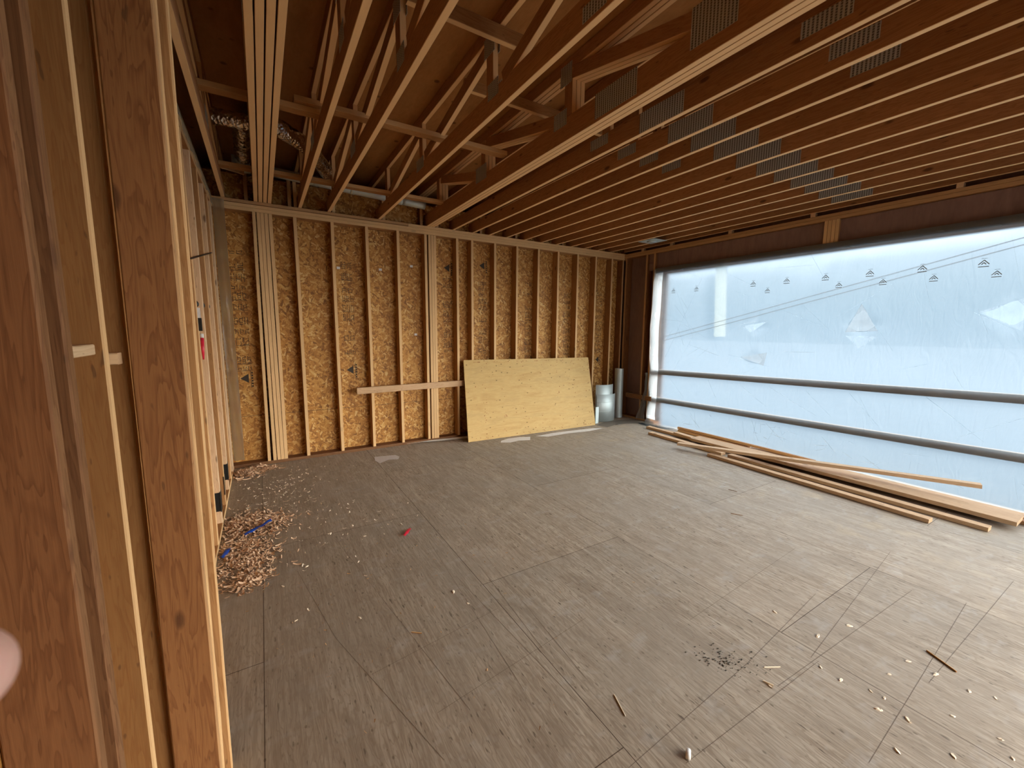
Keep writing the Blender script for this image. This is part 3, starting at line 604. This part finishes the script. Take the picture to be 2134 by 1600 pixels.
# ------------------------------------------------------------------ trusses
def npl(parent, xf, side, y0, y1, z0, z1):
    t = .0018
    x0, x1 = (xf-t, xf) if side < 0 else (xf, xf+t)
    return box('nail_plate', x0, x1, y0, y1, z0, z1, M_NPL, parent)
def truss(x0, plies, label, d=.14, style='A', mat=M_TRUSS, group=None, simple=False, gap=.0008, y1=D+.12):
    W = .038; root = empty('roof_truss', (x0, D, H)); tag(root, label, 'roof truss', group)
    zt = H+d
    for p in range(plies):
        a = x0+p*(W+gap)
        def seg(nm, ya, za, yb, zb, wd=.089, cut=(0, 0)):
            return board(nm, (a+W/2, ya, za), (a+W/2, yb, zb), wd, W, (0, 0, 1) if abs(yb-ya) > .15 else (0, 1, 0), mat, root, ch=.002, cut=cut)
        board('bottom_chord', (a+W/2, YB, H+d/2), (a+W/2, y1, H+d/2), d, W-.001, (0, 0, 1), mat, root, bow=0, ch=.002, seg=18, rough=.0006)
        board('top_chord', (a+W/2, YB, ROOF-.05), (a+W/2, 6.5, ROOF-.05), .089, W-.002, (0, 0, 1), mat, root)
        if simple:
            seg('web', 2.585, zt, 2.585, ROOF-.095); continue
        seg('web', 2.585, zt, 2.585, ROOF-.095); seg('web', 3.95, zt, 3.95, ROOF-.095); seg('web', .9, zt, .9, ROOF-.095)
        seg('web', 5.2, zt, 5.2, ROOF-.095)
        if style == 'A':
            seg('web', 2.63, 3.47, 3.86, zt+.03); seg('web', 2.42, zt+.01, 1.40, 3.49); seg('web', 4.02, 3.47, 5.1, zt+.03)
        else:
            seg('web', 2.54, 3.50, 1.42, zt+.02); seg('web', 3.90, 3.50, 2.72, zt+.02); seg('web', 5.1, 3.5, 4.1, zt+.03)
    xa, xb = x0, x0+plies*(W+gap)-gap
    if style == 'A':
        P = [(2.47, 2.61, zt-.05, zt+.05), (3.88, 4.08, zt-.05, zt+.05), (1.50, 1.66, H+.02, H+.09), (2.52, 2.66, 3.42, 3.54)]
    elif style == 'G': P = [(1.30, 1.558, H+.068, H+.27), (1.922, 2.29, H+.02, H+d+.012), (2.60, 2.755, H+.115, H+.228), (3.88, 4.115, H+.115, H+.26), (2.55, 2.68, 3.44, 3.58)]
    else:
        P = [(1.875, 2.24, H+.003, H+.137)]
        if x0 < 3.4: P += [(2.56, 2.76, H+.055, H+.135)]
        if x0 < 3.1: P += [(.98, 1.2, H+.055, H+.135)]
    for q in P: npl(root, xa, -1, *q); npl(root, xb, 1, *q)
    return root
truss(-.285, 1, 'roof truss nearest the left wall, pale narrow bottom edge', style='A')
truss(.020, 4, 'bundle of four roof trusses nailed together over the five-stud bundle', style='A', gap=.0065)
truss(.465, 1, 'single roof truss just right of the four-ply bundle', style='A')
truss(.783, 1, 'second single roof truss right of the four-ply bundle', style='A')
truss(1.388, 1, 'third single roof truss, left neighbour of the triple girder truss', style='A')
truss(2.045, 3, 'triple girder truss with bright grooved bottom edge and large nail plates', d=.165, style='G', gap=.002)
for k in range(11):
    truss(2.43+.3088*k+(.0, .004, -.03, -.035, -.018, 0, 0, .005, -.012, -.01, -.02)[k], 1, ORD[k]+' of the close-set trusses right of the triple girder truss', style='J', simple=True, mat=M_TRUSS)
# braces laid across the bottom chords
tag(bb('lateral_brace', -.30, .47, 3.50, 3.589, 3.196, 3.234, M_STUD), 'flat brace across the truss bottom chords, left length crossing the four-ply bundle', 'brace')
tag(bb('lateral_brace', .30, 2.04, 3.46, 3.549, 3.236, 3.274, M_STUD), 'flat brace across the truss bottom chords, long length ending at the triple girder', 'brace')
tag(bb('lateral_brace', -.30, 2.04, 5.02, 5.109, 3.196, 3.234, M_STUD), 'flat brace across the truss bottom chords closest to the back wall', 'brace')
tag(bb('lateral_brace', .80, 1.60, 2.44, 2.478, 3.43, 3.519, M_STUD), 'short brace high up between the second and third single trusses', 'brace')
tag(bb('lateral_brace', 1.43, 2.9, 3.05, 3.088, 3.44, 3.52, M_STUD), 'brace under the roof deck seen through the triple girder truss', 'brace')
# metal duct run and foil ducts above the back plate
d1 = empty('duct_pipe', (1.0, 5.45, 3.26)); tag(d1, 'round grey metal duct lying above the back top plate between trusses', 'duct')
tube('pipe', line_pts((.22, 5.45, 3.345), (1.62, 5.45, 3.277), 12), .052, M_GALV, d1)
tube('pipe', line_pts((1.66, 5.45, 3.275), (1.95, 5.45, 3.262), 8), .052, M_GALV, d1)
for x in (.62, 1.02, 1.60): tube('joint_collar', [(x, 5.45, 3.356-x*.0486), (x+.05, 5.45, 3.3535-x*.0486)], .056, M_GALV, d1)
tag(tube('foil_duct', line_pts((.20, 4.42, 3.43), (.50, 4.74, 3.42), 10)+line_pts((.55, 4.80, 3.41), (.80, 5.36, 3.36), 12), .075, M_FOIL, wob=.18, rings=.04), 'crumpled foil duct slanting down beside the four-ply truss bundle', 'duct')
tag(tube('foil_duct', line_pts((-.34, 4.62, 3.46), (.05, 4.58, 3.46), 14), .065, M_FOIL, wob=.18, rings=.04), 'foil duct running level left of the four-ply truss bundle', 'duct')
tag(tube('foil_duct', line_pts((-.03, 4.66, 3.46), (-.045, 5.24, 3.38), 18), .075, M_FOIL, wob=.18, rings=.04), 'dark foil duct running toward the sheet metal boot', 'duct')
b_ = empty('duct_boot', (-.05, 5.36, 3.3)); tag(b_, 'sheet metal duct boot behind the flat brace left of the four-ply bundle', 'duct boot')
box('boot_body', -.15, .012, 5.30, 5.42, 3.27, 3.40, M_GALV, b_); tube('boot_collar', [(-.06, 5.25, 3.36), (-.06, 5.30, 3.36)], .06, M_GALV, b_)
tag(board('scrap_strip', (-.30, 5.20, 3.25), (-.05, 5.32, 3.25), .05, .02, (0, 0, 1), M_BOARD), 'narrow pale wood strip next to the sheet metal boot', 'wood strip')
for i, x in enumerate((2.166, 2.469)):  # small plain white blocks on the truss sides near the back plate
    tag(box('white_bit', x, x+.012, 4.98, 5.12, 3.075, 3.11, M_WHITE), ['left', 'right'][i]+' small white bit between the first close-set trusses near the back plate', 'paper scrap')
# ceiling vent plate
v_ = empty('vent_collar', (5.38, 4.55, 3.045)); tag(v_, 'small sheet metal vent plate fixed under the last close-set trusses near the corner', 'vent')
box('vent_flange', 5.24, 5.53, 4.43, 4.75, 3.046, 3.050, M_GALV, v_)
tube('vent_throat', [(5.385, 4.59, 3.046), (5.385, 4.59, 3.030)], .085, M_GALV, v_, caps=True)
# splinters hanging off the lower edges
for i, (x, y, ln) in enumerate(((2.17, 1.55, .10), (2.17, 3.4, .09), (2.475, 1.45, .05), (2.17, 4.1, .07), (2.475, 3.3, .05))):
    vs = [(0, 0, 0), (.004, ln, -.012), (.012, ln*.3, .003), (0.002, ln*.25, -.006)]
    o = link('splinter', vs, [[0, 1, 2], [0, 3, 1], [0, 2, 3], [1, 3, 2]], M_BOARD); o.location = (x, y, H+.002); tag(o, 'torn wood splinter hanging from a truss edge, '+ORD[i]+' in size order', 'splinter', 'splinters on the truss edges')

# ------------------------------------------------------------------ sheet metal in the corner
tag(tube('metal_pipe', [(5.725, 5.50, .004), (5.735, 5.52, .93)], .080, M_GALV, n=32, caps=False), 'tall round galvanised pipe standing upright in the far right corner', 'pipe')
def curved(name, xc, yc, r, a0, a1, z0, z1, label, lines=()):
    n = 20; vs = []; fs = []
    for k, rr in ((0, r), (1, r-.002)):
        for i in range(n+1):
            a = math.radians(a0+(a1-a0)*i/n)
            for z in (z0, z1): vs.append((rr*math.cos(a), rr*math.sin(a), z-z0))
    m = 2*(n+1)
    for i in range(n):
        fs.append([i*2, i*2+2, i*2+3, i*2+1]); fs.append([m+i*2+1, m+i*2+3, m+i*2+2, m+i*2]); fs.append([i*2+1, i*2+3, m+i*2+3, m+i*2+1]); fs.append([m+i*2, m+i*2+2, i*2+2, i*2])
    e_ = empty(name, (xc, yc, z0)); tag(e_, label, 'sheet metal')
    o = link('metal_sheet', vs, fs, M_GALV, e_, True)
    for z in lines:
        box2 = tube('crease', [(xc+(r+.001)*math.cos(math.radians(a0+(a1-a0)*i/n)), yc+(r+.001)*math.sin(math.radians(a0+(a1-a0)*i/n)), z) for i in range(n+1)], .0022, M_GALV, e_, n=6)
    return e_
curved('curved_metal_sheet', 5.30, 5.62, .32, 225, 315, .004, .50, 'wide curved galvanised sheet standing in front, two creases across it', (.19, .36))
curved('curved_metal_sheet', 5.29, 5.625, .285, 222, 318, .004, .67, 'taller curved galvanised sheet standing just behind the creased one')
tag(bb('metal_strip', 4.955, 5.03, 5.285, 5.295, .003, .30, M_GALV), 'narrow upright galvanised strip beside the right edge of the plywood sheet', 'sheet metal')

# ------------------------------------------------------------------ timber pile
def pl(a, b, wd, th, label, mat=M_BOARD, flat=True, bow=.004):
    return tag(board('lumber_board', a, b, wd if flat else wd, th, (1, 0, 0) if flat else (0, 0, 1), mat, bow=bow, ch=.002, seg=8), label, 'board')
pl((4.985, 3.13, .020), (4.888, .985, .020), .085, .036, 'front board of the timber pile, nearest the middle of the room')
pl((5.185, 2.97, .020), (5.112, .68, .020), .089, .036, 'long board beside the front board, longer at its near end')
pl((5.23, 4.31, .020), (5.17, 3.05, .020), .089, .036, 'flat board at the far left tip of the timber pile')
pl((5.52, 4.60, .020), (5.50, .75, .020), .089, .036, 'bottom board under the wide plank reaching farthest toward the corner')
pl((5.252, 2.90, .012), (5.215, 1.75, .012), .022, .022, 'thin strip lying in the dark gap under the wide plank', M_OLD)
pl((5.455, 4.01, .0575), (5.42, 3.68, .0575), .089, .036, 'short block end sitting on the pile before the wide plank')
pl((5.435, 3.66, .0585), (5.42, .565, .0585), .235, .038, 'widest plank on top of the timber pile, pale face and knots')
pl((5.69, 3.0, .020), (5.70, .1, .020), .14, .036, 'plank lying behind the widest plank against the plastic, running out of the picture', M_BOARD)
pl((5.60, .9, .020), (5.45, -.4, .020), .06, .034, 'dark board end poking out under the widest plank at the right edge', M_OLD)
pl((5.79, 4.19, .020), (5.745, 3.03, .020), .075, .036, 'lower, shorter of two reddish boards lying against the plastic film', M_TRUSS)
pl((5.80, 4.22, .056), (5.745, 2.22, .056), .038, .034, 'upper of two reddish boards lying against the plastic film', M_TRUSS)
pl((4.93, 3.57, .068), (5.755, .86, .205), .089, .036, 'board lying slantwise across the top of the timber pile', M_BOARD)

# ------------------------------------------------------------------ shavings and litter
def curl(vs, fs, x, y, z, s, rg):
    a = rg.uniform(0, 6.28); tilt = rg.uniform(-.7, .7); k = len(vs); n = 4; cv = rg.uniform(.5, 2.6); wd = s*rg.uniform(.2, .45)
    ca, sa = math.cos(a), math.sin(a)
    for i in range(n+1):
        t = cv*(i/n-.5); px = s*math.sin(t)/cv*2; pz = s*(1-math.cos(t))/cv*1.6+abs(tilt)*s*.3*(i/n)
        for sgn in (-1, 1):
            py = sgn*wd/2; zz = pz+sgn*tilt*wd*.5
            vs.append((x+ca*px-sa*py, y+sa*px+ca*py, z+max(0, zz)+.001))
    for i in range(n): fs.append([k+2*i, k+2*i+1, k+2*i+3, k+2*i+2])
def shav(label, spots, n, seed, mat=M_SHAV, smin=.012, smax=.032):
    rg = random.Random(seed); vs = []; fs = []
    while n > 0:
        cx, cyy, rx, ry, h = rg.choice(spots); x = rg.gauss(cx, rx); y = rg.gauss(cyy, ry)
        if x < -.36 or y > 5.62: continue
        q = math.exp(-((x-cx)/rx)**2-((y-cyy)/ry)**2); curl(vs, fs, x, y, rg.uniform(0, h)*q, rg.uniform(smin, smax), rg); n -= 1
    o = link('wood_shavings', vs, fs, mat); tag(o, label, 'shavings', kind='stuff')
shav('heap of curled wood shavings in the far left corner by the back wall', [(-.24, 5.36, .08, .09, .07), (-.12, 5.46, .10, .06, .06)], 600, 1, smin=.018, smax=.042)
shav('large heap of wood shavings at the foot of the left wall with blue tape in it', [(-.15, 3.95, .13, .12, .05), (-.02, 3.85, .08, .10, .04), (-.26, 3.95, .07, .14, .04)], 900, 2)
shav('spread of wood shavings left of the floor joint between the big heap and the post', [(-.24, 3.55, .10, .16, .03), (-.15, 3.40, .10, .16, .02), (-.22, 3.2, .10, .14, .015)], 800, 3)
shav('small reddish heap of shavings nearest the camera by the near posts', [(-.19, 2.99, .06, .06, .03), (-.13, 3.04, .05, .05, .02)], 220, 4)
shav('thin scatter of wood shavings over the floor by the left wall', [(-.05, 4.5, .16, .35, .004), (.15, 4.45, .18, .25, .004), (.1, 5.0, .25, .28, .004), (.35, 3.6, .3, .5, .003)], 420, 5, M_CHIP, .008, .02)
shav('dark and pale dust crumbs strewn over the left half of the floor', [(.3, 3.4, .5, .9, .001), (.9, 2.6, .6, .9, .001)], 260, 6, M_OLD, .004, .011)
rg = random.Random(11); vs = []; fs = []
for i in range(130):
    x = 1.90+rg.gauss(0, .06)+.0; y = 1.03+rg.gauss(0, .05)-(x-1.9)*.5; s = rg.uniform(.002, .006); k = len(vs)
    vs += [(x-s, y, .0005), (x+s, y-s*.3, .0005), (x+s*.2, y+s, .0005), (x, y, s)]; fs += [[k, k+1, k+3], [k+1, k+2, k+3], [k+2, k, k+3]]
tag(link('dark_crumbs', vs, fs, M_CRUMB), 'sprinkle of dark green-black crumbs on the bare floor', 'crumbs', kind='stuff')
def chipmesh(rg, s):
    vs = []
    n = 7
    for k, z in ((0, 0), (1, s*.35)):
        for i in range(n):
            a = i/n*6.28; r = s*rg.uniform(.6, 1.1)*(1 if k == 0 else .75); vs.append((r*1.5*math.cos(a), r*.7*math.sin(a), z*rg.uniform(.6, 1.3)))
    fs = [list(range(n, 2*n))]+[[i, (i+1) % n, n+(i+1) % n, n+i] for i in range(n)]
    return vs, fs
CH_ = [(2.495, 1.084), (2.494, .862), (2.736, .807), (2.685, .546), (1.931, .828), (2.258, .672), (2.306, .574), (2.311, .527), (2.697, .448), (2.455, .341), (2.264, .435), (2.051, .41), (2.217, .289), (2.479, .209), (2.403, .166),
      (2.749, .265), (2.7, .338), (2.501, .565), (2.263, .757), (2.217, .52)]
CL_ = [(.067, 2.446), (.382, 2.285), (.019, 2.836), (.172, 3.007), (1.093, 3.684), (1.3, 3.946), (.936, 2.228), (.967, 2.082), (.557, 3.474), (.606, 3.24)]
rg = random.Random(5)
for i, (x, y) in enumerate(CH_+CL_):
    v0, f0 = chipmesh(rg, rg.uniform(.0075, .014)); o = link('wood_chip', v0, f0, M_CHIP); o.location = (x, y, .0003); o.rotation_euler = (0, 0, rg.uniform(0, 6))
    if i < 20: tag(o, 'small pale wood chip on the bare floor at lower right', 'wood chip', 'pale chips at lower right')
    else: tag(o, 'small pale wood chip lying alone on the left half of the floor', 'wood chip', 'pale chips on the left floor')
def stick(a, b, label, r=.004, mat=M_CHIP): tag(board('wood_sliver', (*a, r), (*b, r), r*2, r*1.4, (0, 0, 1), mat), label, 'wood sliver')
stick((.60, 2.02), (.645, 1.985), 'curled dark wood sliver on the floor joint left of centre', .003, M_OLDC)
stick((1.93, .86), (1.945, .82), 'pale split sliver lying across the saw line near the crumbs', .004)
stick((2.02, .90), (2.09, .86), 'long thin sliver right of the dark crumbs', .0025)
stick((2.86, .52), (2.80, .40), 'long brown sliver at the right edge of the floor', .004, M_OLDC)
stick((1.27, 1.17), (1.235, 1.07), 'thin sliver on the floor at bottom centre', .0022)
stick((3.55, 1.98), (3.60, 1.90), 'dark bent sliver on the floor between the joint and the timber pile', .0022, M_OLD)
stick((4.08, 2.32), (4.10, 2.24), 'dark curved sliver nearer the timber pile', .0022, M_OLD)
tag(tube('foam_plug', [(1.305, .815, .010), (1.335, .835, .010)], .0095, M_WHITE, n=14), 'short white cylinder plug lying at the bottom edge of the floor', 'plug')
def strip(name, pts, wd, mat, label, cat, wig=.004):
    rows = []
    for i, p in enumerate(pts):
        p = Vector(p); t = (Vector(pts[min(i+1, len(pts)-1)])-Vector(pts[max(0, i-1)])).normalized(); n = Vector((-t.y, t.x, 0))*wd/2
        rows.append([p-n+Vector((0, 0, wig*math.sin(i*2.1))), p+Vector((0, 0, wig*1.5+wig*math.sin(i))), p+n+Vector((0, 0, wig*math.cos(i*1.7)))])
    return tag(film(name, rows, mat), label, cat)
strip('blue_tape_strip', line_pts((-.215, 3.70, .02), (-.03, 3.83, .045), 8), .035, M_BLUE, 'longer twisted strip of blue tape on the large shavings heap', 'tape', .006)
strip('blue_tape_strip', line_pts((-.345, 3.40, .015), (-.30, 3.53, .02), 5), .035, M_BLUE, 'shorter piece of blue tape against the near post', 'tape', .006)
strip('red_plastic_scrap', line_pts((.87, 3.07, .008), (.95, 3.16, .012), 5), .028, M_RED, 'small red plastic scrap alone on the left floor', 'plastic scrap', .005)
def patch(pts, mat, label, cat='plastic scrap', z=.003):
    c = sum((Vector((*p, 0)) for p in pts), Vector())/len(pts); vs = [(c.x, c.y, z*2.2)]+[(p[0], p[1], z*(.5+random.random())) for p in pts]
    n = len(pts); tag(link('plastic_scrap', vs, [[0, i+1, (i+1) % n+1] for i in range(n)], mat, smooth=True), label, cat)
patch([(1.15, 5.29), (1.26, 5.26), (1.406, 5.24), (1.43, 5.13), (1.39, 5.04), (1.28, 5.08), (1.15, 4.99), (1.12, 5.12)], M_SCRAP, 'torn milky plastic scrap on the floor below the third back wall bay')
patch([(2.95, 5.14), (3.10, 5.20), (3.30, 5.19), (3.46, 5.12), (3.35, 4.96), (3.18, 5.02), (3.02, 4.99), (2.90, 5.06)], M_WHITE, 'ragged white patch on the floor below the plywood, left one')
patch([(3.55, 5.10), (3.9, 5.13), (4.3, 5.10), (4.7, 5.06), (4.84, 4.97), (4.5, 4.93), (4.1, 4.99), (3.7, 4.98)], M_WHITE, 'long white plaster streak on the floor in front of the plywood sheet')
patch([(1.55, 5.66), (1.9, 5.68), (2.4, 5.64), (2.62, 5.60), (2.6, 5.50), (2.2, 5.56), (1.9, 5.62)], M_WHITE, 'white film edge lying along the sole plate left of the plywood', z=.012)
patch([(4.9, 5.2), (5.2, 5.32), (5.6, 5.3), (5.85, 5.2), (5.86, 4.95), (5.7, 4.9), (5.45, 5.02), (5.15, 5.05), (4.95, 4.98)], M_POLY2, 'milky plastic lying on the floor under the sheet metal in the corner', z=.0015)

# ------------------------------------------------------------------ fingertip at the lens edge
def skin():
    m, nt, b = newmat('skin'); f = noise_(nt, mapped(nt, (1, 1, 1)), 300, 3)
    L(nt, mix(nt, f, (0.62, 0.36, 0.30), (0.72, 0.46, 0.40)), b.inputs['Base Color']); b.inputs['Roughness'].default_value = .5
    b.inputs['Subsurface Weight'].default_value = .15; b.inputs['Subsurface Scale'].default_value = .004; return m
def pix(px, py, dep): return Vector((0, 0, CH))+(rgt*((px-1067)/F)+up*((800-py)/F)+fwd)*dep
tip = pix(-128, 1425, .062); base = pix(-900, 1700, .075)
ax = (base-tip).normalized(); pts = [tip-ax*.0078, tip-ax*.0068, tip-ax*.0045, tip, tip+ax*.008, tip+ax*.02, tip+ax*.028, tip+ax*.05]
tag(tube('fingertip', pts, [.0012, .0040, .0066, .0078, .0082, .0084, .0090, .0088], skin(), n=28), 'blurred pink fingertip of the photographer at the lower left edge', 'finger')
